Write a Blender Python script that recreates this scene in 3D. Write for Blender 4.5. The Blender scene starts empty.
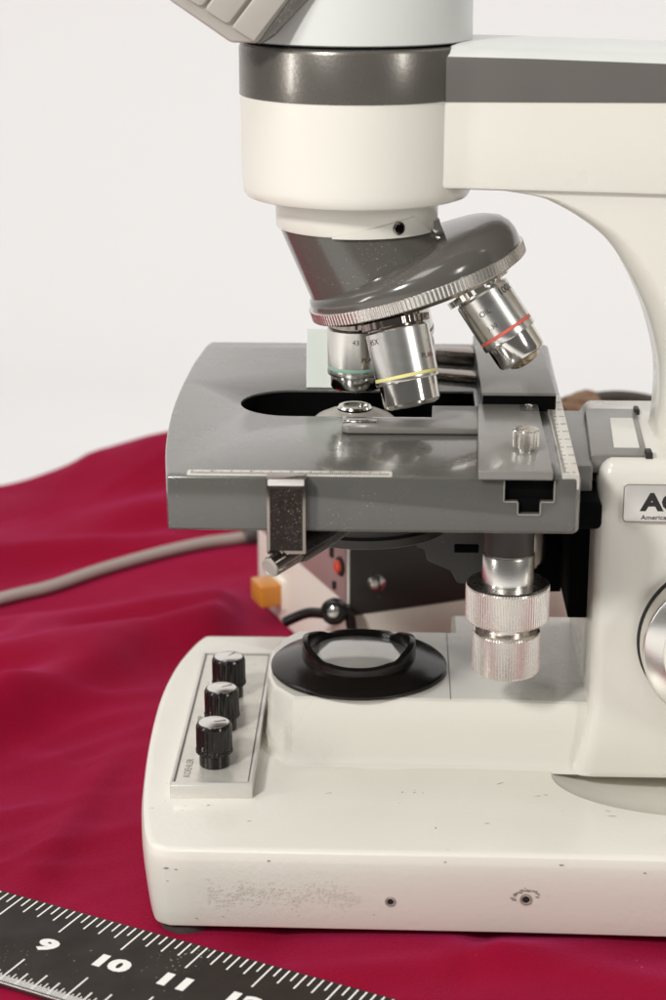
import bpy, bmesh, math, random
from mathutils import Vector, Matrix, noise
R = math.radians
random.seed(7)
MM = 0.001
sc = bpy.context.scene
COL = sc.collection

# ------------------------------------------------------------------ materials
def mat(name, color, rough=0.4, metal=0.0, var=0.06, vscale=30.0, bump=0.0, bscale=600.0,
        coat=0.0, speck=0.0, speck_col=(0.12, 0.09, 0.06), speck_scale=260.0, sheen=0.0,
        trans=0.0, aniso=0.0, rvar=0.12, ior=1.45, stretch=(1, 1, 1), spec=0.5):
    m = bpy.data.materials.new(name); m.use_nodes = True
    nt = m.node_tree; N = nt.nodes; L = nt.links
    b = N['Principled BSDF']
    tc = N.new('ShaderNodeTexCoord'); mp = N.new('ShaderNodeMapping')
    mp.inputs['Scale'].default_value = stretch
    L.new(tc.outputs['Object'], mp.inputs['Vector'])
    n1 = N.new('ShaderNodeTexNoise'); n1.inputs['Scale'].default_value = vscale
    n1.inputs['Detail'].default_value = 6; L.new(mp.outputs[0], n1.inputs['Vector'])
    lo = [max(0, c * (1 - var)) for c in color]; hi = [min(1, c * (1 + var)) for c in color]
    mx = N.new('ShaderNodeMix'); mx.data_type = 'RGBA'
    mx.inputs[6].default_value = (*lo, 1); mx.inputs[7].default_value = (*hi, 1)
    L.new(n1.outputs['Fac'], mx.inputs[0])
    out = mx.outputs[2]
    if speck > 0:
        n2 = N.new('ShaderNodeTexNoise'); n2.inputs['Scale'].default_value = speck_scale
        n2.inputs['Detail'].default_value = 3; L.new(tc.outputs['Object'], n2.inputs['Vector'])
        n3 = N.new('ShaderNodeTexNoise'); n3.inputs['Scale'].default_value = 22
        L.new(tc.outputs['Object'], n3.inputs['Vector'])
        add = N.new('ShaderNodeMath'); add.operation = 'ADD'
        L.new(n2.outputs['Fac'], add.inputs[0])
        mu = N.new('ShaderNodeMath'); mu.operation = 'MULTIPLY'; mu.inputs[1].default_value = .5
        L.new(n3.outputs['Fac'], mu.inputs[0]); L.new(mu.outputs[0], add.inputs[1])
        rp = N.new('ShaderNodeValToRGB'); rp.color_ramp.elements[0].position = (1.085 - speck) * .8
        rp.color_ramp.elements[1].position = (1.10 - speck) * .8
        sc8 = N.new('ShaderNodeMath'); sc8.operation = 'MULTIPLY'; sc8.inputs[1].default_value = .8
        L.new(add.outputs[0], sc8.inputs[0]); L.new(sc8.outputs[0], rp.inputs[0])
        m2 = N.new('ShaderNodeMix'); m2.data_type = 'RGBA'
        L.new(rp.outputs[0], m2.inputs[0]); L.new(out, m2.inputs[6])
        m2.inputs[7].default_value = (*speck_col, 1); out = m2.outputs[2]
    L.new(out, b.inputs['Base Color'])
    b.inputs['Metallic'].default_value = metal
    rr = N.new('ShaderNodeMapRange'); rr.inputs['To Min'].default_value = max(.02, rough * (1 - rvar * 2))
    rr.inputs['To Max'].default_value = min(1, rough * (1 + rvar * 2))
    n4 = N.new('ShaderNodeTexNoise'); n4.inputs['Scale'].default_value = vscale * 2.3; n4.inputs['Detail'].default_value = 8
    L.new(mp.outputs[0], n4.inputs['Vector']); L.new(n4.outputs['Fac'], rr.inputs['Value'])
    L.new(rr.outputs[0], b.inputs['Roughness'])
    b.inputs['Coat Weight'].default_value = coat; b.inputs['Coat Roughness'].default_value = 0.12
    b.inputs['Sheen Weight'].default_value = sheen
    b.inputs['Transmission Weight'].default_value = trans; b.inputs['IOR'].default_value = ior
    b.inputs['Specular IOR Level'].default_value = spec
    b.inputs['Anisotropic'].default_value = aniso
    if bump > 0:
        n5 = N.new('ShaderNodeTexNoise'); n5.inputs['Scale'].default_value = bscale; n5.inputs['Detail'].default_value = 4
        L.new(mp.outputs[0], n5.inputs['Vector'])
        bp = N.new('ShaderNodeBump'); bp.inputs['Strength'].default_value = bump; bp.inputs['Distance'].default_value = .0004
        L.new(n5.outputs['Fac'], bp.inputs['Height']); L.new(bp.outputs[0], b.inputs['Normal'])
    return m

M = {}
M['cream'] = mat('cream_enamel', (.745, .715, .64), .34, var=.02, bump=.22, bscale=420, coat=.35, speck=.035, speck_col=(.40, .31, .22), speck_scale=320)
M['cream_clean'] = mat('cream_enamel_smooth', (.735, .71, .64), .28, var=.015, rvar=.05, vscale=8, bump=.15, bscale=420, coat=.4)
M['stripe'] = mat('grey_stripe_enamel', (.125, .116, .106), .36, var=.05, bump=.08, bscale=500, coat=.3, speck=.05, speck_col=(.4, .38, .34))
M['topgrey'] = mat('pale_grey_enamel', (.62, .63, .60), .36, var=.04, bump=.08, bscale=400, coat=.25)
M['ribgrey'] = mat('warm_grey_satin', (.42, .39, .35), .42, metal=.3, var=.06, bump=.05)
M['stage'] = mat('stage_grey_enamel', (.09, .087, .078), .27, var=.10, vscale=25, bump=.08, bscale=900, coat=.75, speck=.09, speck_col=(.50, .46, .40), speck_scale=1800, rvar=.08)
M['stage2'] = mat('bracket_grey_enamel', (.20, .19, .172), .32, var=.08, bump=.1, bscale=700, coat=.3, speck=.11, speck_col=(.55, .5, .42), speck_scale=800)
M['housing'] = mat('nosepiece_dark_enamel', (.095, .088, .078), .17, var=.08, bump=.05, bscale=260, coat=.4, speck=.075, speck_col=(.4, .37, .33), speck_scale=2200)
M['dark'] = mat('dark_grey_paint', (.050, .048, .043), .42, var=.1, bump=.1, speck=.07, speck_col=(.3, .28, .24), speck_scale=700)
M['black'] = mat('black_plastic', (.010, .008, .007), .20, var=.2, vscale=80, bump=.1, bscale=900, coat=.0, speck=.10, speck_col=(.2, .17, .14), speck_scale=2200, rvar=.2, spec=.45)
M['blackmatte'] = mat('matte_black', (.003, .003, .003), .8, var=.2, spec=.05)
M['chrome'] = mat('polished_chrome', (.80, .77, .72), .13, metal=1, var=.04, vscale=200, bump=.02, bscale=300, rvar=.1)
M['satin'] = mat('satin_chrome', (.82, .80, .76), .25, metal=1, var=.03, vscale=60, bump=.03, bscale=500, aniso=.3, rvar=.06, stretch=(1, 1, 8))
M['knurl'] = mat('knurled_aluminium', (.76, .73, .68), .27, metal=1, var=.05, vscale=120, rvar=.08)
M['darkchrome'] = mat('dark_polished_metal', (.30, .26, .23), .14, metal=1, var=.15, vscale=120)
M['clipmirror'] = mat('worn_mottled_dark_reflection', (.020, .013, .011), .3, metal=.3, var=.7, vscale=300, bump=.4, bscale=900, speck=.17, speck_col=(.24, .19, .16), speck_scale=2400, spec=.3)  # near-black base paints the mirror face's dark reflection; specks are worn plating
M['glassgreen'] = mat('slide_glass', (.90, .95, .88), .2, var=.01, trans=.08, ior=1.45)
M['lens'] = mat('frosted_lens', (.50, .49, .45), .14, var=.2, vscale=90, coat=.8, metal=.35)
M['brass'] = mat('brass_lens_rim', (.55, .45, .30), .22, metal=.9, var=.2)
M['green'] = mat('green_band_paint', (.30, .48, .38), .4)
M['yellow'] = mat('yellow_band_paint', (.80, .73, .30), .4)
M['red'] = mat('red_band_paint', (.66, .13, .10), .4)
M['ink'] = mat('black_ink', (.02, .018, .018), .5)
M['inkgrey'] = mat('faded_grey_ink', (.22, .20, .18), .5)
M['white'] = mat('white_paint', (.82, .80, .76), .5, var=.05, vscale=200)
M['plate'] = mat('brushed_plate', (.72, .70, .66), .35, metal=.5, var=.08, vscale=90, bump=.03, bscale=600)
M['scale'] = mat('engraved_scale_strip', (.72, .69, .62), .3, metal=.45, var=.12, vscale=200)
M['label'] = mat('paper_label', (.80, .78, .72), .5, var=.05)
M['orange'] = mat('orange_plastic', (.62, .25, .035), .3, var=.12, vscale=60, coat=.3)
M['mauve'] = mat('mauve_panel', (.36, .24, .23), .45, var=.06)
M['casing'] = mat('warm_white_casing', (.86, .83, .74), .45, var=.04)
M['beige'] = mat('beige_casing', (.84, .78, .68), .5, var=.05)
M['redlamp'] = mat('red_button_plastic', (.70, .08, .04), .25)
M['cable'] = mat('grey_cable_rubber', (.33, .28, .25), .5, var=.08)
M['darkcable'] = mat('dark_cable_rubber', (.07, .055, .045), .5)
M['tape'] = mat('brown_fabric_tape', (.26, .16, .10), .75, var=.35, vscale=120, bump=.4, bscale=200)
M['rulerblack'] = mat('ruler_black_anodised', (.024, .018, .015), .48, metal=.0, spec=.22, var=.3, vscale=25, bump=.06, bscale=900, speck=.075, speck_col=(.30, .27, .25), speck_scale=900, rvar=.35)
M['rubber'] = mat('dirty_rubber', (.05, .04, .035), .8, var=.5, vscale=200, speck=.12, speck_col=(.3, .26, .22), speck_scale=900)
M['stain'] = mat('faint_glue_stain', (.70, .65, .56), .5, var=.1, vscale=400)
M['chip'] = mat('chipped_paint_metal', (.30, .26, .22), .5, var=.5, vscale=500, bump=.8, bscale=500)

# velvet cloth
def cloth_mat():
    m = mat('crimson_velvet', (.25, .0018, .020), .8, var=.25, vscale=10, bump=1.0, bscale=1500, sheen=.28, spec=.1, speck=.005, speck_col=(.55, .2, .25), speck_scale=420)
    b = m.node_tree.nodes['Principled BSDF']
    b.inputs['Sheen Tint'].default_value = (.95, .12, .42, 1)
    b.inputs['Sheen Roughness'].default_value = .45
    return m
M['cloth'] = cloth_mat()
M['paper'] = mat('white_backdrop_paper', (.82, .81, .80), .9, var=.008, vscale=2, spec=.1)

# ------------------------------------------------------------------ mesh helpers (everything authored in mm)
def mkmesh(name, bm, sharp=32, origin=(0, 0, 0)):
    o = Vector(origin)
    for v in bm.verts: v.co = (v.co - o) * MM
    bm.normal_update()
    for f in bm.faces: f.smooth = True
    for e in bm.edges:
        if len(e.link_faces) == 2 and e.calc_face_angle(0) > R(sharp): e.smooth = False
    me = bpy.data.meshes.new(name); bm.to_mesh(me); bm.free(); return me

def obj(name, bm, m, parent=None, sharp=32, origin=None, fix=True):
    """one mesh object; parent's location is taken off so that the part sits in its thing's own space"""
    if fix: bmesh.ops.recalc_face_normals(bm, faces=bm.faces)
    if origin is None:
        origin = (0, 0, 0)
        p = parent
        while p is not None:
            origin = tuple(a + b / MM for a, b in zip(origin, p.location)); p = p.parent
    me = mkmesh(name, bm, sharp, origin)
    for mm_ in (m if isinstance(m, (list, tuple)) else [m]): me.materials.append(M[mm_])
    o = bpy.data.objects.new(name, me); COL.objects.link(o)
    if parent is not None: o.parent = parent
    else: o.location = Vector(origin) * MM
    return o

def thing(name, label, cat, loc=(0, 0, 0), group=None):
    o = bpy.data.objects.new(name, None); COL.objects.link(o); o.empty_display_size = .02
    o.location = Vector(loc) * MM; o['label'] = label; o['category'] = cat
    if group: o['group'] = group
    return o

def tag(o, label, cat, group=None):
    o['label'] = label; o['category'] = cat
    if group: o['group'] = group
    return o

def BM(): return bmesh.new()

def merge(bm, other):
    me = bpy.data.meshes.new('tmp'); other.to_mesh(me); other.free(); bm.from_mesh(me); bpy.data.meshes.remove(me); return bm

def box(bm, x0, x1, y0, y1, z0, z1, bev=0, seg=3, mtx=None):
    t = BM(); bmesh.ops.create_cube(t, size=1)
    for v in t.verts:
        v.co = Vector(((x0 + x1) / 2 + v.co.x * (x1 - x0), (y0 + y1) / 2 + v.co.y * (y1 - y0), (z0 + z1) / 2 + v.co.z * (z1 - z0)))
    if bev: bmesh.ops.bevel(t, geom=t.edges[:], offset=bev, segments=seg, profile=.5, affect='EDGES', clamp_overlap=True)
    if mtx is not None: bmesh.ops.transform(t, matrix=mtx, verts=t.verts)
    return merge(bm, t)

def prism(bm, pts, axis, a0, a1, bev=0, seg=3, mtx=None):
    """polygon in the plane across `axis`, extruded from a0 to a1"""
    t = BM()
    def P(p, a):
        if axis == 'z': return (p[0], p[1], a)
        if axis == 'y': return (p[0], a, p[1])
        return (a, p[0], p[1])
    v0 = [t.verts.new(P(p, a0)) for p in pts]; v1 = [t.verts.new(P(p, a1)) for p in pts]
    t.faces.new(v0); t.faces.new(v1[::-1]); n = len(pts)
    for i in range(n): t.faces.new((v0[i], v1[i], v1[(i + 1) % n], v0[(i + 1) % n]))
    bmesh.ops.recalc_face_normals(t, faces=t.faces)
    if bev:
        es = [e for e in t.edges if e.calc_face_angle(0) > R(20)]
        bmesh.ops.bevel(t, geom=es, offset=bev, segments=seg, profile=.5, affect='EDGES', clamp_overlap=True)
    if mtx is not None: bmesh.ops.transform(t, matrix=mtx, verts=t.verts)
    return merge(bm, t)

def lathe(bm, prof, seg=64, mtx=None, cap=True, knurl=None, sx=1):
    """prof: (r, z[, knurled]); knurled rings alternate their radius"""
    t = BM(); rings = []
    for p in prof:
        r, z = p[0], p[1]; k = (len(p) > 2 and p[2])
        ring = []
        for i in range(seg):
            a = 2 * math.pi * i / seg
            rr = r - (k if (k and (i % 4) in (2, 3)) else 0)
            ring.append(t.verts.new((rr * math.cos(a) * sx, rr * math.sin(a), z)))
        rings.append(ring)
    for a, b in zip(rings, rings[1:]):
        for i in range(seg): t.faces.new((a[i], a[(i + 1) % seg], b[(i + 1) % seg], b[i]))
    if cap:
        t.faces.new(rings[0][::-1]); t.faces.new(rings[-1])
    if mtx is not None: bmesh.ops.transform(t, matrix=mtx, verts=t.verts)
    return merge(bm, t)

def loft(bm, rings, cap=True):
    t = BM(); vr = [[t.verts.new(p) for p in r] for r in rings]; n = len(vr[0])
    for a, b in zip(vr, vr[1:]):
        for i in range(n): t.faces.new((a[i], a[(i + 1) % n], b[(i + 1) % n], b[i]))
    if cap: t.faces.new(vr[0][::-1]); t.faces.new(vr[-1])
    return merge(bm, t)

def spline(pts, n=12, closed=False):
    out = []; m = len(pts)
    for i in range(m if closed else m - 1):
        g = lambda k: Vector(pts[k % m]) if closed else Vector(pts[min(max(k, 0), m - 1)])
        a, b, c, d = g(i - 1), g(i), g(i + 1), g(i + 2)
        for k in range(n):
            t = k / n
            out.append(.5 * ((2 * b) + (c - a) * t + (2 * a - 5 * b + 4 * c - d) * t * t + (3 * b - a - 3 * c + d) * t ** 3))
    if not closed: out.append(Vector(pts[-1]))
    return out

def tube(bm, pts, r, seg=14, n=10):
    P = spline(pts, n); rings = []; up = Vector((0, 0, 1))
    for i, p in enumerate(P):
        d = (P[min(i + 1, len(P) - 1)] - P[max(i - 1, 0)]).normalized()
        s = d.cross(up)
        if s.length < .01: s = d.cross(Vector((0, 1, 0)))
        s.normalize(); w = s.cross(d).normalized()
        rr = r(i / (len(P) - 1)) if callable(r) else r
        rings.append([p + (s * math.cos(2 * math.pi * k / seg) + w * math.sin(2 * math.pi * k / seg)) * rr for k in range(seg)])
    return loft(bm, rings)

def rrect(x0, x1, y0, y1, r, n=6):
    pts = []
    for cx, cy, a0 in ((x1 - r, y1 - r, 0), (x0 + r, y1 - r, 90), (x0 + r, y0 + r, 180), (x1 - r, y0 + r, 270)):
        for k in range(n + 1):
            a = R(a0 + 90 * k / n); pts.append((cx + r * math.cos(a), cy + r * math.sin(a)))
    return pts

def inset(pts, d):
    """offset a closed 2D polygon (ccw) inward by d"""
    n = len(pts); out = []
    for i in range(n):
        a, b, c = Vector(pts[i - 1][:2]), Vector(pts[i][:2]), Vector(pts[(i + 1) % n][:2])
        d1 = (b - a).normalized() if (b - a).length > 1e-6 else Vector((0, 0)); d2 = (c - b).normalized() if (c - b).length > 1e-6 else d1
        n1 = Vector((-d1.y, d1.x)); n2 = Vector((-d2.y, d2.x)); m_ = (n1 + n2)
        m_ = m_.normalized() if m_.length > 1e-6 else n1
        k = max(.5, m_.dot(n2)); out.append((b.x + m_.x * d / k, b.y + m_.y * d / k))
    return out

def layers(bm, pts, lay):
    """stack of inset copies of one outline: (inset, z)"""
    return loft(bm, [[(p[0], p[1], z) for p in inset(pts, d)] for d, z in lay])

def apply_mods(bm, cutters=(), bevel=0, seg=3, angle=35, decimate=False):
    """boolean-cut bm (mm space) and optionally bevel; returns a new bmesh"""
    def tmp(b):
        bmesh.ops.recalc_face_normals(b, faces=b.faces)
        me = bpy.data.meshes.new('tmp'); b.to_mesh(me); b.free(); o = bpy.data.objects.new('tmp', me); COL.objects.link(o); return o
    o = tmp(bm); cs = [tmp(c) for c in cutters]
    for c in cs:
        md = o.modifiers.new('b', 'BOOLEAN'); md.operation = 'DIFFERENCE'; md.solver = 'EXACT'; md.object = c
    if bevel:
        md = o.modifiers.new('v', 'BEVEL'); md.width = bevel; md.segments = seg; md.limit_method = 'ANGLE'; md.angle_limit = R(angle)
    dg = bpy.context.evaluated_depsgraph_get(); dg.update()
    me = bpy.data.meshes.new_from_object(o.evaluated_get(dg))
    out = BM(); out.from_mesh(me); bpy.data.meshes.remove(me)
    for x in cs + [o]:
        me = x.data; bpy.data.objects.remove(x); bpy.data.meshes.remove(me)
    bmesh.ops.remove_doubles(out, verts=out.verts, dist=.001)
    return out

def text(bm, s, size, fn, sx=1.0, fat=0.0, shear=0.0, align='LEFT', sub=0):
    """lettering: fn maps flat (u, v) in mm to a 3D point"""
    cu = bpy.data.curves.new('t', 'FONT'); cu.body = s; cu.size = size; cu.offset = fat; cu.shear = shear
    cu.align_x = align; cu.resolution_u = 3
    o = bpy.data.objects.new('t', cu); COL.objects.link(o)
    dg = bpy.context.evaluated_depsgraph_get(); dg.update()
    me = bpy.data.meshes.new_from_object(o.evaluated_get(dg))
    t = BM(); t.from_mesh(me); bpy.data.meshes.remove(me); bpy.data.objects.remove(o); bpy.data.curves.remove(cu)
    for v in t.verts: v.co = Vector(fn(v.co.x * sx, v.co.y))
    return merge(bm, t)

def quad(bm, fn, u0, u1, v0, v1):
    vs = [bm.verts.new(fn(*p)) for p in ((u0, v0), (u1, v0), (u1, v1), (u0, v1))]; bm.faces.new(vs); return bm

def frame(origin, zdir, xhint=(1, 0, 0)):
    z = Vector(zdir).normalized(); x = Vector(xhint); x = (x - z * x.dot(z)).normalized(); y = z.cross(x)
    m = Matrix((x, y, z)).transposed().to_4x4(); m.translation = Vector(origin); return m

# ================================================================== MICROSCOPE
S = thing('microscope', 'cream and grey compound microscope standing on the crimson cloth', 'microscope', (0, 0, 0))

# ---- base casting
left = [(-66, 93), (-69.3, 90), (-73, 78), (-77, 58), (-79.5, 30), (-79.6, 0), (-78.4, -30), (-76, -62), (-73.5, -82), (-71, -96), (-68, -103.5), (-62, -107)]
right = [(60, -108), (150, -110), (180, -108), (186, -100), (188, -60), (188, 60), (184, 90), (176, 95)]
outline = [tuple(p) for p in spline([(a, b, 0) for a, b in left], 4)]
outline = [(p[0], p[1]) for p in outline] + right
# densify the straight runs so the insets stay clean
def ccw(p):
    a = sum(p[i - 1][0] * p[i][1] - p[i][0] * p[i - 1][1] for i in range(len(p))); return p if a > 0 else p[::-1]
def dens(pts, step=8):
    out = []; n = len(pts)
    for i in range(n):
        a, b = Vector(pts[i]), Vector(pts[(i + 1) % n]); k = max(1, int((b - a).length / step))
        for j in range(k): out.append(tuple(a.lerp(b, j / k)))
    return out
outline = dens(outline, 10)
b = BM()
layers(b, outline, [(9, 3), (9, 5), (3.6, 5), (2.6, 5.8), (2.2, 7.5), (1.4, 14), (.6, 22), (.2, 28), (.25, 31.5), (.5, 33.4), (1.1, 34.9), (2.1, 35.7), (3.6, 36)])
cut1 = BM(); bmesh.ops.create_uvsphere(cut1, u_segments=96, v_segments=48, radius=1)
for v in cut1.verts: v.co = Vector((128 + v.co.x * 56, -44 + v.co.y * 34, 38 + v.co.z * 10.5))
cut2 = BM(); bmesh.ops.create_uvsphere(cut2, u_segments=64, v_segments=32, radius=1)
for v in cut2.verts: v.co = Vector((12 + v.co.x * 17, -36 + v.co.y * 6, 37.2 + v.co.z * 4))
b = apply_mods(b, [cut1, cut2])
base = obj('base', b, 'cream', S, sharp=28)
# worn stain patch and chips on the front face
def smooth01(a, b_, x): t = min(1, max(0, (x - a) / (b_ - a))); return t * t * (3 - 2 * t)
def on_front(u, v, off=.12): # front face of base at height v
    t = {0: 0}
    y = -107 - (u + 62) / 122 * .9 if u < 60 else -108 - (u - 60) / 90 * 2
    tab = [(5.8, 2.6), (7.5, 2.2), (14, 1.4), (22, .6), (28, .2), (31.5, .25), (33.4, .5), (36, 3)]
    ins = .3
    for (za, ia), (zb_, ib) in zip(tab, tab[1:]):
        if za <= v <= zb_: ins = ia + (ib - ia) * (v - za) / (zb_ - za)
    return (u, y + ins - off - .05, v)
b = BM()
random.seed(11)
for i in range(520):
    cx = -22 + 26 * (random.random() ** .8) * random.choice((-1, 1)); cz = 19 + 6.5 * noise.noise(Vector((cx * .13, 2, 0))) + random.gauss(0, 2.2)
    if not (-50 < cx < 8 and 11 < cz < 27): continue
    n = 9; r = random.uniform(.1, .42)
    vs = [b.verts.new(on_front(cx + r * 1.5 * math.cos(2 * math.pi * k / n) * random.uniform(.6, 1.2), cz + r * math.sin(2 * math.pi * k / n) * random.uniform(.6, 1.2), .08 + i * .0001)) for k in range(n)]
    b.faces.new(vs)
obj('stain', b, 'stain', base)
random.seed(5)
for cx, cz, r in [(-62, 29, .7), (-58.5, 28.6, .5), (-61.5, 24, .35), (33, 33.2, .5), (-52, 9, .35), (72, 33, .7), (60, 24, .35), (-27, 32.4, .5), (-43, 10, .3), (9, 12, .3), (100, 31, .5)]:
    n = 8; b = BM()
    vs = [b.verts.new(on_front(cx + r * 1.3 * math.cos(2 * math.pi * k / n) * random.uniform(.5, 1.3), cz + .5 * r * math.sin(2 * math.pi * k / n) * random.uniform(.6, 1.3), .16)) for k in range(n)]
    b.faces.new(vs); obj('paint_chip', b, 'chip', base)
for (x, y, l, a) in [(54, -52, 3.2, 35), (67, -62, 3.5, 5), (70, -61, 2, -20), (92, -77, 4, -8), (91, -73, 2.2, -30), (-8, -62, 3, 20), (30, -88, 2, 80), (-35, -85, 2.2, 15), (48, -84, 2, 0)]:
    c, s_ = math.cos(R(a)), math.sin(R(a)); vs = []; b = BM()
    for k in range(10):
        t = 2 * math.pi * k / 10; u = l * .5 * math.cos(t) * random.uniform(.7, 1.1); w = .22 * math.sin(t) * random.uniform(.5, 1.4)
        vs.append(b.verts.new((x + u * c - w * s_, y + u * s_ + w * c, 36.06)))
    b.faces.new(vs); obj('paint_chip', b, 'chip', base)
# two holes with small screws in the base front
for cx, cz, rr in [(14.5, 17.5, 1.5), (60.5, 19.5, 1.7)]:
    mt = frame(on_front(cx, cz, 0.05), (0, -1, 0))
    b = BM(); lathe(b, [(rr * 1.25, -1), (rr * 1.25, .12), (rr, .2), (rr * .8, -.1), (.2, -.15)], 28, mt)
    sw = obj('screw', b, 'chip', base)
    b = BM(); lathe(b, [(rr * .75, 0), (rr * .7, .16), (.1, .17)], 20, mt); obj('screw_hole', b, 'ink', base)
# scraped ring around the right screw
b = BM()
for i in range(16):
    a = R(20 + i * 11); r = 3.6 + random.uniform(-.5, .5)
    cx, cz = 60.5 + 1.25 * r * math.cos(a), 19.5 + r * math.sin(a); n = 8; q = random.uniform(.3, .75)
    vs = [b.verts.new(on_front(cx + q * 1.3 * math.cos(2 * math.pi * k / n) * random.uniform(.6, 1.3), cz + q * .7 * math.sin(2 * math.pi * k / n) * random.uniform(.6, 1.3), .16)) for k in range(n)]
    b.faces.new(vs)
obj('scrape', b, 'chip', base)
for x, y in [(-57, -94), (150, -90), (-57, 78)]:
    b = BM(); lathe(b, [(8, 0), (9, 1), (8.5, 5), (8, 6)], 32, Matrix.Translation((x, y, -.5)))
    obj('rubber_foot', b, 'rubber', S)

# ---- lamp pedestal (raised block under the field lens, running back to the column)
ped = [(-22.5, -36.6), (40, -37), (66, -37.6), (88, -38.6), (90, 52), (38, 52), (38, 33), (-24, 33), (-31, 22), (-33.5, 10), (-33.8, -4), (-33.2, -16), (-30.6, -26)]
ped = dens(ped, 8)
b = BM()
layers(b, ped, [(-4.5, 35.6), (-3.0, 36.1), (-1.6, 36.9), (-.7, 38.2), (0, 40.5), (.3, 50), (.5, 60), (.8, 61.3), (1.8, 62)])
pd = obj('lamp_pedestal', b, 'cream_clean', S, sharp=24)
# seam of the removable lid
b = BM(); box(b, 35.8, 36.2, -35.5, 31, 61.9, 62.05); obj('seam_line', b, 'inkgrey', pd)

# ---- field lens holder: flat black cone disc, scalloped ring, frosted lens
mt = Matrix.Translation((1.5, -6, 0))
b = BM(); lathe(b, [(32.5, 62), (33.6, 62.6), (33.6, 63.6), (32.8, 64.3), (21, 67), (19.5, 67.2), (19.5, 63), (2, 63)], 96, mt)
fl = obj('field_lens_mount', b, 'black', S)
b = BM(); t = BM(); seg = 96; rings = []
def topz(a):   # scalloped rim: low at front and back, high at the sides
    c_ = abs(math.cos(a)) ** 3.2; nt_ = sum(h_ * math.exp(-((a - a0) / w_) ** 2) for a0, w_, h_ in ((.85, .10, 1.6), (2.2, .14, 1.0), (4.0, .10, .7), (5.5, .12, .8))); return (69.7 if math.sin(a) < 0 else 70.0) * (1 - c_) + 74.2 * c_ - nt_
for r, base_z in ((21.8, 66), (21.6, None), (19.6, None), (19.2, -1), (18.9, 65)):
    ring = []
    for i in range(seg):
        a = 2 * math.pi * i / seg
        z = base_z if (base_z and base_z > 0) else topz(a) - (1.2 if base_z == -1 else (0 if r < 20 else .6))
        ring.append((1.5 + r * math.cos(a), -6 + r * math.sin(a), z))
    rings.append(ring)
loft(b, rings, cap=False)
obj('scalloped_ring', b, 'black', fl)
b = BM(); lathe(b, [(19.0, 65), (18.9, 67.6), (13, 69.0), (6, 69.7), (.5, 69.9)], 64, mt); obj('lens', b, 'lens', fl)

# ---- control panel with three knobs
b = BM()
pan = [(-64.8, -68), (-35.2, -67.2), (-35.4, 57), (-64.8, 57)]
prism(b, pan, 'z', 35.8, 41.2, .5)
for i in range(4):
    a, c = Vector(pan[i]), Vector(pan[(i + 1) % 4]); d = (c - a).normalized(); nn = Vector((-d.y, d.x)); w = 1.3
    p = [a, c, c + nn * w - d * w, a + nn * w + d * w]
    prism(b, [tuple(q) for q in p], 'z', 40.9, 42.1, .25, 2)
cp = obj('control_panel', b, 'plate', S)
b = BM(); q = inset(pan, 1.9); prism(b, q, 'z', 41, 41.5); fp = obj('faceplate', b, 'scale', cp)
b = BM(); 
for i in range(4):
    a, c = Vector(inset(pan, 1.5)[i]), Vector(inset(pan, 1.5)[(i + 1) % 4]); d = (c - a).normalized(); nn = Vector((-d.y, d.x)); w = .4
    prism(b, [tuple(a), tuple(c), tuple(c + nn * w), tuple(a + nn * w)], 'z', 41.45, 41.6)
obj('border_line', b, 'inkgrey', cp)
b = BM()
text(b, 'KOEHLER', 3.6, lambda u, v: (-58.2 - v, -62 + u, 41.56), align='LEFT'); obj('lettering', b, 'inkgrey', cp); b = BM()
text(b, 'LAMP', 3.4, lambda u, v: (-58.2 - v, -16 + u, 41.56))
obj('lettering', b, 'inkgrey', cp)
for ky, mark in ((-50.5, 20), (-18.5, 35), (13, 60)):
    mt = Matrix.Translation((-50.2, ky, 0))
    b = BM(); lathe(b, [(5.2, 41.4), (5.6, 42), (5.6, 46.3), (5.9, 46.5), (6.8, 46.8, .25), (6.8, 48, .25), (6.6, 48.2, .25), (6.6, 56.3, .25), (6.5, 57), (6.1, 57.8), (5.5, 58)], 96, mt)
    k = obj('control_knob', b, 'black', S, sharp=25)
    b = BM(); lathe(b, [(5.5, 57.6), (5.5, 58.15), (5.2, 58.3), (.3, 58.35)], 48, mt); obj('cap', b, 'satin', k)
    b = BM(); c, s_ = math.cos(R(mark)), math.sin(R(mark))
    prism(b, [(-50.2 + u * c - w * s_, ky + u * s_ + w * c) for u, w in ((0, -.16), (4.5, -.16), (4.5, .16), (0, .16))], 'z', 58.3, 58.42)
    obj('index_mark', b, 'ink', k)
    b = BM(); lathe(b, [(.9, -.3), (.9, .3), (.55, .3), (.5, -.2)], 20, frame((-50.2 - 3.2, ky - 5.2, 49.5), (-.52, -.85, 0))); obj('set_screw', b, 'chrome', k)

# ---- column
b = BM()
colp = dens(rrect(86, 190, -44.6, 46, 5, 5), 10)
rings = []
for d, z, fl in [(.4, 35.5, 5.2), (0, 36.0, 5.4), (0, 38, 4.4), (0, 41, 3.4), (0, 45, 2.4), (0, 50, 1.4), (0, 56, .6), (0, 62, 0), (0, 148, 0), (.6, 151.5, 0), (1.8, 154.0, 0), (3.2, 155.3, 0), (4.6, 156, 0)]:
    rings.append([(p[0] - fl * smooth01(96, 86, p[0]) * smooth01(20, -30, p[1]), p[1], z) for p in inset(colp, d)])
loft(b, rings)
colm = obj('column', b, 'cream_clean', S, sharp=40)
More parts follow.
